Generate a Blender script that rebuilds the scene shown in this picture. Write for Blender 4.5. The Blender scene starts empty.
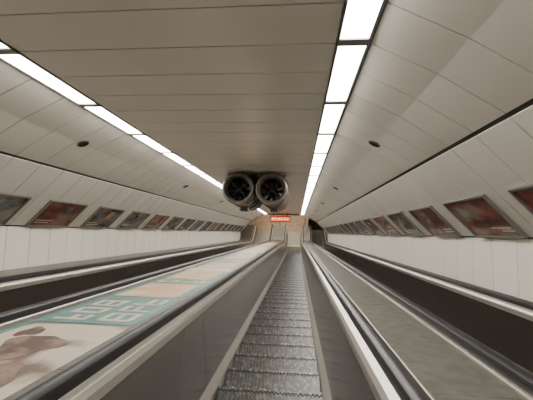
import bpy, bmesh, math, random
from mathutils import Vector, Matrix, Quaternion
random.seed(4)
TH=math.radians(30); S1=25.5; R=3.0; A=R*TH; H=1.6
Z0=S1*math.sin(TH)-R*math.cos(TH)+R
CX=-1.03
S_END=26.5   # tunnel end
S_BEG=-4.0
def L(x,s,n):
    return Vector((x, s*math.cos(TH)+(n+H)*math.sin(TH), Z0-s*math.sin(TH)+(n+H)*math.cos(TH)))
def M(x,s,n):
    if s<=S1: return L(x,s,n)
    N1=Vector((0,math.sin(TH),math.cos(TH)))
    C=L(x,S1,-H)+R*N1
    if s<=S1+A:
        ph=TH-(s-S1)/R
        N=Vector((0,math.sin(ph),math.cos(ph)))
        return C-R*N+(n+H)*N
    e=C-Vector((0,0,R))
    return e+Vector((0,s-S1-A,n+H))

# ---------------- materials ----------------
def mat(name,col,rough=.5,metal=0,noise=0,nscale=4,island=0,emit=None,estr=0,bump=0,stretch=None,col2=None,lo=.35,hi=.65,rv=.06):
    m=bpy.data.materials.new(name); m.use_nodes=True
    nt=m.node_tree; b=nt.nodes['Principled BSDF']
    b.inputs['Base Color'].default_value=(*col,1)
    b.inputs['Roughness'].default_value=rough
    b.inputs['Metallic'].default_value=metal
    if emit:
        b.inputs['Emission Color'].default_value=(*emit,1); b.inputs['Emission Strength'].default_value=estr
    last=None
    if noise or bump:
        tc=nt.nodes.new('ShaderNodeTexCoord'); mp=nt.nodes.new('ShaderNodeMapping')
        if stretch: mp.inputs['Scale'].default_value=stretch
        nt.links.new(tc.outputs['Object'],mp.inputs['Vector'])
        nz=nt.nodes.new('ShaderNodeTexNoise'); nz.inputs['Scale'].default_value=nscale; nz.inputs['Detail'].default_value=6
        nt.links.new(mp.outputs['Vector'],nz.inputs['Vector'])
        if noise:
            mx=nt.nodes.new('ShaderNodeMix'); mx.data_type='RGBA'
            c2=col2 or tuple(c*(1-noise) for c in col)
            c1=col if col2 else tuple(min(1,c*(1+noise)) for c in col)
            cr=nt.nodes.new('ShaderNodeMapRange'); cr.inputs[1].default_value=lo; cr.inputs[2].default_value=hi
            nt.links.new(nz.outputs['Fac'],cr.inputs[0]); nt.links.new(cr.outputs[0],mx.inputs[0])
            mx.inputs[6].default_value=(*c1,1); mx.inputs[7].default_value=(*c2,1)
            last=mx.outputs[2]
            if rv:
                rr=nt.nodes.new('ShaderNodeMapRange'); rr.inputs[3].default_value=max(.03,rough-rv); rr.inputs[4].default_value=min(1,rough+rv)
                nt.links.new(nz.outputs['Fac'],rr.inputs[0]); nt.links.new(rr.outputs[0],b.inputs['Roughness'])
        if bump:
            bp=nt.nodes.new('ShaderNodeBump'); bp.inputs['Strength'].default_value=bump; bp.inputs['Distance'].default_value=.01
            nt.links.new(nz.outputs['Fac'],bp.inputs['Height']); nt.links.new(bp.outputs[0],b.inputs['Normal'])
    if island:
        g=nt.nodes.new('ShaderNodeNewGeometry'); mr=nt.nodes.new('ShaderNodeMapRange')
        mr.inputs[3].default_value=1-island; mr.inputs[4].default_value=1+island*.3
        nt.links.new(g.outputs['Random Per Island'],mr.inputs[0])
        hs=nt.nodes.new('ShaderNodeHueSaturation')
        nt.links.new(mr.outputs[0],hs.inputs['Value'])
        if last: nt.links.new(last,hs.inputs['Color'])
        else: hs.inputs['Color'].default_value=(*col,1)
        last=hs.outputs[0]
    if last: nt.links.new(last,b.inputs['Base Color'])
    return m
m_ceil=mat('ceiling_panel_metal',(.69,.645,.58),.33,0,island=.06)
m_side=mat('side_panel_metal',(.71,.665,.60),.35,0,island=.06)
m_low=mat('lower_wall_cream',(.94,.885,.78),.4,0,island=.05)
m_dark=mat('dark_gap',(.02,.018,.016),.8)
m_alu=mat('brushed_aluminium',(.62,.60,.56),.3,.8)
m_pframe=mat('poster_frame_metal',(.30,.285,.26),.3,.6)
m_trim=mat('balustrade_trim_metal',(.44,.415,.36),.3,.5)
m_panel=mat('balustrade_panel_grey',(.10,.094,.084),.2,.15)
m_panel2=mat('balustrade_panel_dark',(.05,.041,.035),.22,.1)
m_rub=mat('black_rubber',(.010,.010,.011),.4)
m_deck=mat('deck_worn_steel',(.155,.15,.13),.32,.35,noise=.18,nscale=14,bump=.06,rv=.04)
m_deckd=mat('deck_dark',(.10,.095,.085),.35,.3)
m_step=mat('step_aluminium',(.13,.128,.122),.38,.5,noise=.4,nscale=22,col2=(.25,.245,.23),lo=.46,hi=.66)  # lighter flecks: reflections off worn metal painted into the tread colour
m_nose=mat('step_nosing',(.13,.128,.122),.4,.4,noise=.4,nscale=34,col2=(.50,.49,.47),lo=.5,hi=.64)  # pale broken flecks put glints of worn metal into the nosing colour
m_gap=mat('step_gap_black',(.05,.05,.048),.6)
m_riser=mat('step_riser',(.10,.10,.10),.5,.4)
m_comb=mat('comb_plate',(.55,.5,.3),.4,.4)
m_light=mat('light_diffuser',(1,1,1),.5,emit=(1,.96,.89),estr=28)
m_frame=mat('light_frame',(.22,.21,.19),.4,.3)
m_hallfloor=mat('hall_floor_stone',(.38,.27,.18),.3,0,noise=.2,nscale=3)
m_hallwall=mat('hall_wall_brown',(.26,.17,.11),.5,0,noise=.1,nscale=2)
m_conc=mat('concrete',(.3,.29,.27),.8,0,noise=.1)
m_fan=mat('fan_galvanised_steel',(.20,.17,.145),.42,.55,noise=.25,nscale=7)
m_fanrim=mat('fan_rim',(.22,.19,.165),.42,.5,noise=.2,nscale=10)
m_fandark=mat('fan_dark_interior',(.012,.011,.01),.6,.2)
m_blade=mat('fan_blade',(.035,.033,.03),.4,.6)
m_sign=mat('sign_housing',(.04,.035,.03),.5)
m_led=mat('sign_orange_led',(.9,.2,.05),.5,emit=(1,.07,.008),estr=1.5)
m_signw=mat('sign_lettering',(.9,.8,.6),.5,emit=(1,.45,.2),estr=2.5)
m_glass=mat('standin_dark_glass',(.02,.02,.022),.1)
m_warm=mat('hall_light_diffuser',(1,1,1),.5,emit=(1,.86,.68),estr=11)
m_teal=mat('decal_teal',(.09,.22,.20),.42,0,noise=.15,nscale=6,rv=0)
m_beige=mat('decal_beige',(.56,.47,.35),.42,0,noise=.1,nscale=6,rv=0)
m_ochre=mat('decal_ochre',(.52,.30,.12),.42,0,noise=.3,nscale=3,col2=(.54,.42,.28),rv=0)
m_brown=mat('decal_photo_ground',(.50,.43,.34),.42,0,noise=.5,nscale=2.4,col2=(.13,.085,.065),lo=.48,hi=.60,rv=0)
m_skin=mat('decal_photo_dark',(.09,.05,.04),.42,0,noise=.5,nscale=7,col2=(.22,.15,.11),lo=.45,hi=.6,rv=0)

# ---------------- mesh builder ----------------
class MB:
    def __init__(s): s.v=[];s.f=[];s.m=[];s.mats=[]
    def mi(s,m):
        if m not in s.mats: s.mats.append(m)
        return s.mats.index(m)
    def sweep(s,rings,m,closed=True,caps=True):
        k=len(rings[0]); i0=len(s.v); mi=s.mi(m)
        for r in rings: s.v+=[tuple(p) for p in r]
        for a in range(len(rings)-1):
            for j in range(k if closed else k-1):
                j2=(j+1)%k
                s.f.append((i0+a*k+j,i0+a*k+j2,i0+(a+1)*k+j2,i0+(a+1)*k+j)); s.m.append(mi)
        if caps and closed:
            s.f.append(tuple(i0+j for j in range(k))); s.m.append(mi)
            e=i0+(len(rings)-1)*k
            s.f.append(tuple(e+j for j in reversed(range(k)))); s.m.append(mi)
    def prof(s,pr,ss,m,fn=M,closed=True,caps=True):
        s.sweep([[fn(x,q,n) for x,n in pr] for q in ss],m,closed,caps)
    def box(s,x0,x1,s0,s1,n0,n1,m,fn=M):
        s.prof([(x0,n0),(x1,n0),(x1,n1),(x0,n1)],[s0,s1],m,fn)
    def wbox(s,x0,x1,y0,y1,z0,z1,m):
        s.sweep([[Vector((x,y,z)) for x,z in ((x0,z0),(x1,z0),(x1,z1),(x0,z1))] for y in (y0,y1)],m)
    def lathe(s,pr,o,m,seg=40,closed=False):
        rings=[]
        for a,r in pr:
            rings.append([L(o[0]+r*math.cos(t*2*math.pi/seg),o[1]+a,o[2]+r*math.sin(t*2*math.pi/seg)) for t in range(seg)])
        s.sweep(rings,m,True,closed)
    def obj(s,name,parent=None,smooth=False):
        me=bpy.data.meshes.new(name); me.from_pydata(s.v,[],s.f)
        for m in s.mats: me.materials.append(m)
        me.polygons.foreach_set('material_index',s.m)
        if smooth: me.polygons.foreach_set('use_smooth',[True]*len(s.f))
        me.update()
        bm=bmesh.new(); bm.from_mesh(me); bmesh.ops.recalc_face_normals(bm,faces=bm.faces); bm.to_mesh(me); bm.free()
        o=bpy.data.objects.new(name,me); bpy.context.collection.objects.link(o)
        if smooth:
            e=o.modifiers.new('es','EDGE_SPLIT'); e.split_angle=math.radians(35)
        if parent: o.parent=parent
        return o
def empty(name):
    e=bpy.data.objects.new(name,None); bpy.context.collection.objects.link(e); return e

# ---------------- tunnel shell ----------------
P=.465
YC=1.45
SI,SO=1.31,1.55
side_poly=[(1.57,1.44),(2.05,1.19),(2.51,.89)]
post_poly=[(2.535,.855),(3.35,.015)]
low_poly=[(3.38,-.01),(3.38,-1.75)]
def slabs(mb,poly,sg,m,th=.02,fn=L,gap=.012,s0=S_BEG,s1=S_END,p=P):
    k=s0
    while k<s1-.01:
        a=k+gap/2; b=min(k+p-gap/2,s1)
        pr=[(CX+sg*o,n) for o,n in poly]+[(CX+sg*(o+th*.6),n+th) for o,n in reversed(poly)]
        mb.prof(pr,[a,b],m,fn)
        k+=p
mb=MB()
slabs(mb,[(-SI+.01,YC),(SI-.01,YC)],1,m_ceil)
for sg in(-1,1): slabs(mb,side_poly,sg,m_side)
mb.prof([(CX-2.68,.95),(CX-1.55,1.50),(CX+1.55,1.50),(CX+2.68,.95),(CX+2.68,1.7),(CX-2.68,1.7)],[S_BEG,S_END],m_dark,L)
mb.obj('ceiling')
for sg,nm in((-1,'wall_left'),(1,'wall_right')):
    w=MB()
    slabs(w,post_poly,sg,m_side)
    slabs(w,low_poly,sg,m_low,th=.015,gap=.010)
    w.prof([(CX+sg*2.48,.93),(CX+sg*3.42,-.04),(CX+sg*3.42,-1.8),(CX+sg*3.68,-1.8),(CX+sg*3.68,1.0),(CX+sg*2.58,1.2)],[S_BEG,S_END],m_dark,L)
    w.obj(nm)
f=MB(); f.box(CX-3.6,CX+3.6,S_BEG,S1,-2.3,-2.1,m_conc,L); f.obj('floor')
b=MB(); b.box(CX-3.7,CX+3.7,S_BEG-.25,S_BEG-.03,-2.2,1.7,m_side,L); b.obj('added_wall_back')  # unseen wall added behind the camera to keep light in the tunnel
# light strips
for sg in(-1,1):
    l=MB()
    k=2.48-1.2*6
    while k<S_END:
        a=max(k,S_BEG)+.045; bb=min(k+1.2,S_END)-.045
        xa,xb=sorted((CX+sg*SI,CX+sg*SO))
        if bb>a:
            l.box(xa+.015,xb-.015,a,bb,YC-.004,YC+.02,m_light,L)
        l.box(xa,xb,bb,bb+.09,YC-.016,YC+.02,m_frame,L)
        k+=1.2
    for q in (xa,xb-.015): l.box(q,q+.015,S_BEG,S_END,YC-.012,YC+.03,m_frame,L)
    l.obj('ceiling_light_strip')
def sidept(o):
    for (a,b1),(c,d) in zip(side_poly,side_poly[1:]):
        if a<=o<=c: return b1+(d-b1)*(o-a)/(c-a),(d-b1)/(c-a)
for sg in(-1,1):
    for s in (4.5,9.0,13.5,18,22.5):
        d=MB(); o=2.03; n,sl=sidept(o); t=Vector((1,0,sl)).normalized(); nn=Vector((sl,0,-1)).normalized()
        def pt(r,a,h):
            v=t*(r*math.cos(a))+nn*h
            return L(CX+sg*(o+v.x),s+r*math.sin(a),n+v.z)
        seg=20
        rs=[(.085,-.01),(.085,.012),(.07,.016),(.062,.006),(.0005,.006)]
        for i,((r1,h1),(r2,h2)) in enumerate(zip(rs,rs[1:])):
            d.sweep([[pt(r,2*math.pi*j/seg,h) for j in range(seg)] for r,h in((r1,h1),(r2,h2))],m_fanrim if i<2 else m_fandark,True,False)
        d.obj('ceiling_speaker')

# ---------------- posters ----------------
def poster_mat(i,c1,c2,c3):
    m=bpy.data.materials.new('poster_print_%d'%i); m.use_nodes=True; nt=m.node_tree; b=nt.nodes['Principled BSDF']
    tc=nt.nodes.new('ShaderNodeTexCoord'); nz=nt.nodes.new('ShaderNodeTexNoise'); nz.inputs['Scale'].default_value=2.2; nz.inputs['Detail'].default_value=2
    mp=nt.nodes.new('ShaderNodeMapping'); mp.inputs['Location'].default_value=(i*3.1,i,0)
    cr=nt.nodes.new('ShaderNodeValToRGB'); e=cr.color_ramp.elements
    e[0].position=.36;e[0].color=(*c1,1); e[1].position=.62;e[1].color=(*c3,1); n=e.new(.5); n.color=(*c2,1)
    nt.links.new(tc.outputs['Generated'],mp.inputs[0]);nt.links.new(mp.outputs[0],nz.inputs['Vector']);nt.links.new(nz.outputs['Fac'],cr.inputs[0]);nt.links.new(cr.outputs[0],b.inputs['Base Color'])
    b.inputs['Roughness'].default_value=.12
    return m
pm=[poster_mat(0,(.11,.04,.03),(.23,.075,.055),(.28,.17,.13)),
    poster_mat(1,(.05,.045,.04),(.12,.10,.085),(.24,.20,.16)),
    poster_mat(2,(.06,.055,.045),(.16,.145,.125),(.30,.26,.22)),
    poster_mat(3,(.14,.07,.045),(.40,.21,.11),(.42,.32,.23)),
    poster_mat(4,(.12,.14,.18),(.24,.24,.26),(.38,.35,.33)),
    poster_mat(5,(.09,.035,.03),(.26,.06,.05),(.18,.10,.085))]
m_txt=mat('poster_lettering',(.55,.47,.41),.3)
pd=Vector((post_poly[1][0]-post_poly[0][0],0,post_poly[1][1]-post_poly[0][1])); pd.normalize(); pn=Vector((-pd.z,0,pd.x))
if pn.x>0: pn=-pn
def poster(sg,s0,idx):
    d=MB()
    def pt(u,s,h):
        v=-pd*u+pn*h
        return L(CX+sg*(post_poly[1][0]+v.x),s,post_poly[1][1]+v.z)
    def bx(u0,u1,a,b_,h0,h1,m):
        d.sweep([[pt(u,a_,h) for u,h in((u0,h0),(u1,h0),(u1,h1),(u0,h1))] for a_ in(a,b_)],m)
    w=.93;u0=.03;u1=.58;t=.022
    bx(u0,u1,s0,s0+w,.001,.015,pm[idx])
    bx(u0-t,u0,s0-t,s0+w+t,.001,.035,m_pframe); bx(u1,u1+t,s0-t,s0+w+t,.001,.035,m_pframe)
    bx(u0,u1,s0-t,s0,.001,.035,m_pframe); bx(u0,u1,s0+w,s0+w+t,.001,.035,m_pframe)
    r=random.Random(int(s0*100)+int(sg)+idx)
    for j in range(2):
        uu=u0+.06+j*.05; e=r.uniform(.2,.5)
        bx(uu,uu+.014,s0+.08,s0+.08+e,.015,.0165,m_txt)
    a=r.uniform(.45,.6); bx(u0+.24,u1-.08,s0+a,s0+a+.2,.015,.0165,pm[(idx+2)%6])
    d.obj('advertising_poster')
ri=[0,0,5,4,2,1,3,0,4]
for k in range(-3,15):
    poster(1,3.66+1.395*k,ri[(k+3)%9] if k>1 else [1,2,5,0,5][k+3])
    poster(-1,5.15+1.395*k,[2,1,2,0,1,2,3,1,2,4,2,3,1,2,1,3,2,1][k+3])

# ---------------- escalators ----------------
def srange(a,b):
    out=[a]
    if b>S1:
        if a<S1: out.append(S1)
        for i in range(1,9): 
            if a<S1+A*i/8<b: out.append(S1+A*i/8)
    out.append(b); return out
SE=29.0
SS=srange(S_BEG,SE)
def escalator(xc,pmt,dw=0.0):
    # dw : how much narrower each half is than the standard 1 m step
    e=empty('escalator')
    w=1.0-2*dw; hwd=w/2
    st=MB(); run=.40; pit=run/math.cos(TH); rise=run*math.tan(TH)
    k=S_BEG+.1; nr=int(26*w)
    while k<S1-.1:
        o=L(xc,k,-H)
        y0=o.y; z0=o.z-rise*.5
        top=[]
        for j in range(nr):
            xa=xc-w/2+w*j/nr; g=w/nr
            top+=[(xa,0),(xa,-.016),(xa+g*.45,-.016),(xa+g*.45,0)]
        top.append((xc+w/2,0))
        pr=top+[(xc+w/2,-.03),(xc-w/2,-.03)]
        st.sweep([[Vector((x,y0+yy,z0+dz)) for x,dz in pr] for yy in(.0,run-.050)],m_step)
        st.sweep([[Vector((x,y0+yy,z0-.010+dz)) for x,dz in ((xc-hwd,0),(xc+hwd,0),(xc+hwd,-.02),(xc-hwd,-.02))] for yy in(run-.050,run-.032)],m_gap)
        st.sweep([[Vector((x,y0+yy,z0+dz+.001)) for x,dz in pr] for yy in(run-.032,run-.006)],m_nose)
        rs=[]
        for t in range(6):
            u=t/5; rs.append((y0+run-.006-.035*math.sin(u*math.pi/2)*u, z0-.03-(rise-.02)*u))
        st.sweep([[Vector((xc-w/2,y,z)),Vector((xc+w/2,y,z))] for y,z in rs],m_riser,closed=False,caps=False)
        k+=pit
    for j in range(nr):
        xa=xc-w/2+w*j/nr
        st.prof([(xa,-H-.02),(xa+.02,-H-.02),(xa+.02,-H),(xa,-H)],srange(S1-.2,27.4),m_step)
    st.prof([(xc-hwd,-H-.04),(xc+hwd,-H-.04),(xc+hwd,-H-.015),(xc-hwd,-H-.015)],srange(S1-.2,27.4),m_riser)
    st.prof([(xc-hwd,-H-.04),(xc+hwd,-H-.04),(xc+hwd,-H+.01),(xc-hwd,-H+.01)],[27.3,27.5],m_comb)
    st.prof([(xc-hwd-.1,-H-.04),(xc+hwd+.1,-H-.04),(xc+hwd+.1,-H+.012),(xc-hwd-.1,-H+.012)],[27.5,29.6],m_pframe)
    st.obj('steps',e)
    for sg,nm in((-1,'left'),(1,'right')):
        X=lambda o:xc+sg*(o-dw)
        b=MB()
        b.prof([(X(.508),-1.80),(X(.508),-1.50),(X(.515),-1.49),(X(.57),-1.43),(X(.60),-1.43),(X(.60),-1.80)],SS,m_trim)
        s=S_BEG
        edges=[]
        while s<S1-.5: edges.append((s,min(s+2.4,S1))); s+=2.4
        edges.append((edges[-1][1],SE))
        for a,bb in edges:
            b.prof([(X(.565),-1.43),(X(.625),-.745),(X(.675),-.745),(X(.675),-1.43)],srange(a+.003,bb-.003) if bb>S1 else [a+.003,bb-.003],pmt)
        b.prof([(X(.58),-1.43),(X(.635),-.745),(X(.665),-.745),(X(.665),-1.43)],SS,m_dark)
        yb=M(0,SE,-1.09).y; zc=M(0,SE,-1.09).z; rr=.345
        b.sweep([[Vector((xx,yb+rr*math.sin(math.pi*i/12),zc+rr*math.cos(math.pi*i/12))) for i in range(13)] for xx in(X(.60),X(.675))],pmt)
        b.obj('balustrade_'+nm,e)
        t=MB()
        t.prof([(X(.612),-.75),(X(.612),-.70),(X(.63),-.675),(X(.678),-.662),(X(.678),-.75)],SS,m_trim)
        t.prof([(X(.765),-.70),(X(.765),-.665),(X(.80),-.655),(X(.81),-.66),(X(.81),-.70)],SS,m_trim)
        t.prof([(X(.68),-.76),(X(.80),-.76),(X(.80),-1.85),(X(.68),-1.85)],SS,m_dark)
        t.obj('rail_guide_'+nm,e)
        h=MB()
        c=.72; hw=.05
        pr=[(c-hw,-.665),(c-hw,-.640),(c-hw*.8,-.618),(c-hw*.35,-.606),(c+hw*.35,-.606),(c+hw*.8,-.618),(c+hw,-.640),(c+hw,-.665)]
        rings=[[M(X(o),q,n) for o,n in pr] for q in SS]
        ce=M(0,SE,-1.09)
        for i in range(1,13):
            a=math.pi*i/12
            rings.append([Vector((X(o),ce.y+(n+1.09)*math.sin(a),ce.z+(n+1.09)*math.cos(a))) for o,n in pr])
        h.sweep(rings,m_rub)
        h.obj('handrail_'+nm,e,smooth=True)
    return e
escalator(-.240,m_panel)
escalator(1.655,m_panel2,.12)
escalator(-2.76,m_panel2)
def deck(x0,x1,m,name):
    d=MB(); s=S_BEG
    n1=-.668
    while s<S1-.3:
        e2=min(s+1.86,S1)
        d.prof([(x0,-.70),(x1,-.70),(x1,n1),(x0,n1)],[s+.002,e2-.002],m); s=e2
    d.prof([(x0,-.70),(x1,-.70),(x1,n1),(x0,n1)],srange(S1+.002,SE),m)
    d.prof([(x0,-.72),(x1,-.72),(x1,-.70),(x0,-.70)],SS,m_dark)
    d.prof([(x0,-1.9),(x1,-1.9),(x1,-.72),(x0,-.72)],[SE-.02,SE],m_panel)
    d.obj(name)
deck(.571,.964,m_deck,'escalator_deck')
deck(-1.949,-1.051,m_deck,'escalator_deck')
deck(-4.40,-3.571,m_deckd,'escalator_deck')

dm=MB(); n0=-.6675
def q(x0,x1,s0,s1,lay,m):
    dm.prof([(x0,n0),(x1,n0),(x1,n0+.0012*lay),(x0,n0+.0012*lay)],[s0,s1],m)
def blob(cx,cs,rx,rs,lay,m,ph=0):
    pts=[]
    for i in range(28):
        a=2*math.pi*i/28; k=1+.16*math.sin(3*a+ph)+.09*math.sin(5*a+2*ph)
        pts.append((cx+rx*k*math.cos(a),cs+rs*k*math.sin(a)))
    dm.sweep([[M(x,s_,h) for x,s_ in pts] for h in(n0,n0+.0012*lay)],m)
DX0,DX1=-1.87,-1.12
def photopanel(s0,s1):
    q(DX0,DX1,s0,s1,1,m_brown); q(DX0,DX0+.05,s0,s1,2,m_teal)
def tealpanel(s0,s1,seed=1):
    q(DX0,DX1,s0,s1,1,m_teal)
    r=random.Random(seed)
    for (r0,r1) in ((-1.79,-1.53),(-1.45,-1.19)):
        a=s0+.08
        while a<s1-.16:
            wd=r.choice((.14,.19,.24)); t=.045; c=r.randint(0,3)
            if a+wd>s1-.05: break
            q(r0,r1,a,a+t,2,m_beige)
            if c!=1: q(r0,r0+.045,a,a+wd,2,m_beige)
            if c!=2: q(r1-.045,r1,a,a+wd,2,m_beige)
            if c!=3: q((r0+r1)/2-.02,(r0+r1)/2+.02,a,a+wd,2,m_beige)
            if c in(0,3): q(r0,r1,a+wd-t,a+wd,2,m_beige)
            a+=wd+.06
def ochrepanel(s0,s1):
    q(DX0,DX1,s0,s1,1,m_ochre); q(DX1-.06,DX1,s0,s1,2,m_teal); q(DX0,DX0+.05,s0,s1,2,m_teal)
    q(DX0+.1,DX0+.3,s0+.1,s0+.3,2,m_beige)
photopanel(-2.8,2.30)
blob(-1.50,1.85,.17,.20,2,m_skin,.4); blob(-1.68,2.1,.07,.10,2,m_skin,2.2); blob(-1.33,1.4,.12,.18,2,m_skin,3)
tealpanel(2.34,3.3,3); ochrepanel(3.34,4.2); tealpanel(4.24,4.6,11); ochrepanel(4.64,5.6); q(DX0,DX1,5.64,6.1,1,m_beige); ochrepanel(6.14,7.2)
tealpanel(7.24,8.2,5); ochrepanel(8.24,11); q(DX0,DX1,11.04,12.5,1,m_beige); ochrepanel(12.54,16); tealpanel(16.04,17.5,8); ochrepanel(17.54,22)
dm.obj('deck_advertising_decal')

# ---------------- jet fans ----------------
def jet_fan(x,s,n):
    e=empty('jet_fan')
    b=MB(); o=(x,s,n)
    b.lathe([(0,.33),(-.02,.345),(-.02,.37),(.02,.385),(.10,.385),(.12,.375),(.9,.375),(.9,.40),(.94,.40),(.94,.35),(1.55,.35),(1.55,.40),(1.59,.40),(1.59,.375),(2.5,.375),(2.5,.30)],o,m_fan)
    for a in (.14,.45,.75,1.7,2.0,2.3): b.lathe([(a,.374),(a,.388),(a+.025,.388),(a+.025,.374)],o,m_fanrim)
    b.obj('casing',e,smooth=True)
    i=MB()
    i.lathe([(-.022,.372),(-.03,.36),(-.03,.335),(0,.315),(.08,.285),(.14,.275)],o,m_fanrim)
    i.lathe([(.14,.275),(.95,.275),(1.6,.275),(2.5,.29)],o,m_fandark)
    i.obj('inlet_bell',e,smooth=True)
    h=MB()
    h.lathe([(.30,.001),(.31,.05),(.36,.09),(.46,.12),(.60,.13),(1.6,.13),(1.8,.001)],o,m_blade)
    h.obj('hub',e,smooth=True)
    bl=MB(); nb=9
    for j in range(nb):
        a0=2*math.pi*j/nb
        rings=[]
        for rr,tw,ch in((.12,.95,.10),(.20,.75,.11),(.268,.6,.115)):
            ring=[]
            for (c_,t_) in((-.5,0),(0,.012),(.5,0),(0,-.004)):
                da=c_*ch*math.cos(tw)/rr; ax=.55+c_*ch*math.sin(tw)+t_
                ring.append(L(x+rr*math.cos(a0+da),s+ax,n+rr*math.sin(a0+da)))
            rings.append(ring)
        bl.sweep(rings,m_blade)
    for rr in(.09,.18): bl.lathe([(.16,rr-.006),(.155,rr),(.16,rr+.006),(.165,rr),(.16,rr-.006)],o,m_blade)
    for j in range(4):
        a=math.pi/4+j*math.pi/2; dx,dz=math.cos(a),math.sin(a); px,pz=-dz*.008,dx*.008
        bl.sweep([[L(x+dx*rr+px*k,s+.16+w,n+dz*rr+pz*k) for k,w in((1,-.008),(-1,-.008),(-1,.008),(1,.008))] for rr in(.02,.275)],m_blade)
    bl.obj('impeller_and_guard',e)
    br=MB()
    for a in(.5,1.95):
        br.box(x-.30,x-.25,s+a,s+a+.06,n+.2,YC-.001,m_fan,L); br.box(x+.25,x+.30,s+a,s+a+.06,n+.2,YC-.001,m_fan,L)
        br.box(x-.34,x+.34,s+a-.02,s+a+.08,YC-.03,YC-.001,m_fan,L)
    br.box(x-.10,x+.10,s+1.1,s+1.4,n-.47,n-.34,m_fan,L)
    br.obj('mounting_bracket',e)
jet_fan(-.625,8.0,1.03); jet_fan(-1.435,8.0,1.03)

# ---------------- far end ----------------
pf=MB()
pf.box(CX-1.6,CX+1.6,S_END-.12,S_END,YC-.10,YC-.001,m_hallwall,L)
for sg in(-1,1):
    poly=[(1.6,1.33),(2.05,1.12),(2.48,.85),(3.34,-.02),(3.34,-1.6),(3.37,-1.6),(3.37,0),(2.53,.87),(2.06,1.17),(1.6,1.41)]
    pf.prof([(CX+sg*o,n) for o,n in poly],[S_END-.12,S_END],m_hallwall,L)
pf.obj('trim_portal')
sgn=MB()
sx,ss,sn=-1.2,24.6,.98
sgn.box(sx-.72,sx+.72,ss,ss+.12,sn-.22,sn+.22,m_sign,L)
sgn.box(sx-.66,sx+.66,ss-.008,ss+.001,sn-.15,sn+.15,m_led,L)
for i,wd in enumerate((.16,.09,.2,.12,.18,.1)):
    xx=sx-.6+i*.21; sgn.box(xx,xx+wd*.8,ss-.012,ss-.007,sn-.04,sn+.05,m_signw,L)
for dx in(-.5,.5): sgn.box(sx+dx-.02,sx+dx+.02,ss+.04,ss+.08,sn+.2,YC,m_sign,L)
sgn.obj('hanging_direction_sign')
yh=M(0,27.2,-H).y
hf=MB(); hf.wbox(-4.7,2.7,yh-1.2,yh+14,-.3,-.02,m_hallfloor)
hf.obj('floor_hall')
hw=MB(); hw.wbox(-4.9,-4.5,21.5,yh+14,-.3,3.6,m_hallwall); hw.obj('wall_hall_left')
hw=MB(); hw.wbox(2.5,2.9,21.5,yh+14,-.3,3.6,m_hallwall); hw.obj('wall_hall_right')
hw=MB(); hw.wbox(-4.9,2.9,yh+14,yh+14.3,-.3,3.6,m_hallwall); hw.obj('wall_hall_end')
hc=MB(); hc.wbox(-4.9,2.9,24.3,yh+14.3,3.6,3.8,m_side); hc.wbox(-4.9,2.9,24.3,24.5,2.75,3.6,m_side); hc.obj('ceiling_hall')
hl=MB()
for yy in(26.5,29,31.5,34):
    hl.wbox(-3.6,1.6,yy,yy+.35,3.56,3.598,m_warm)
hl.obj('hall_ceiling_light')
def bollard(x,y):
    b=MB(); seg=14
    rings=[]
    for z,r in((-.02,.09),(.02,.09),(.03,.05),(.95,.05),(1.0,.04),(1.01,.001)):
        rings.append([Vector((x+r*math.cos(2*math.pi*i/seg),y+r*math.sin(2*math.pi*i/seg),z)) for i in range(seg)])
    b.sweep(rings,m_alu); b.obj('steel_bollard',smooth=True)
for x in(-1.5,.67): bollard(x,yh+3.2)
bt=MB(); bx0,bx1,by=.95,2.35,yh+2.9  # invented dark box, stands in for a dark opening on the landing
bt.wbox(bx0,bx1,by,by+1.5,-.02,.95,m_panel2); bt.wbox(bx0+.04,bx1-.04,by+.04,by+1.46,.95,2.0,m_glass)
for x in(bx0,(bx0+bx1)/2-.03,bx1-.06): bt.wbox(x,x+.06,by,by+.06,.95,2.0,m_alu)
bt.wbox(bx0-.05,bx1+.05,by-.05,by+1.55,2.0,2.12,m_sign)
bt.obj('dark_opening_standin')

w=bpy.data.worlds.new('world'); bpy.context.scene.world=w; w.use_nodes=True
w.node_tree.nodes['Background'].inputs[0].default_value=(.5,.45,.4,1); w.node_tree.nodes['Background'].inputs[1].default_value=.05

F=340
cam=bpy.data.cameras.new('camera'); co=bpy.data.objects.new('camera',cam); bpy.context.collection.objects.link(co)
cam.sensor_width=36; cam.lens=F/533*36; cam.clip_end=200; cam.clip_start=.02
T=Vector((0,math.cos(TH),-math.sin(TH))); N=Vector((0,math.sin(TH),math.cos(TH)))
R0=Matrix((Vector((1,0,0)),N,-T)).transposed()
dc=Vector((30.5,-33,-F)).normalized()
fix=dc.rotation_difference(Vector((0,0,-1))).to_matrix()
Rm=R0@Matrix.Rotation(.020,3,'Z')@fix
co.matrix_world=Matrix.Translation(L(0,0,0))@Rm.to_4x4()
bpy.context.scene.camera=co
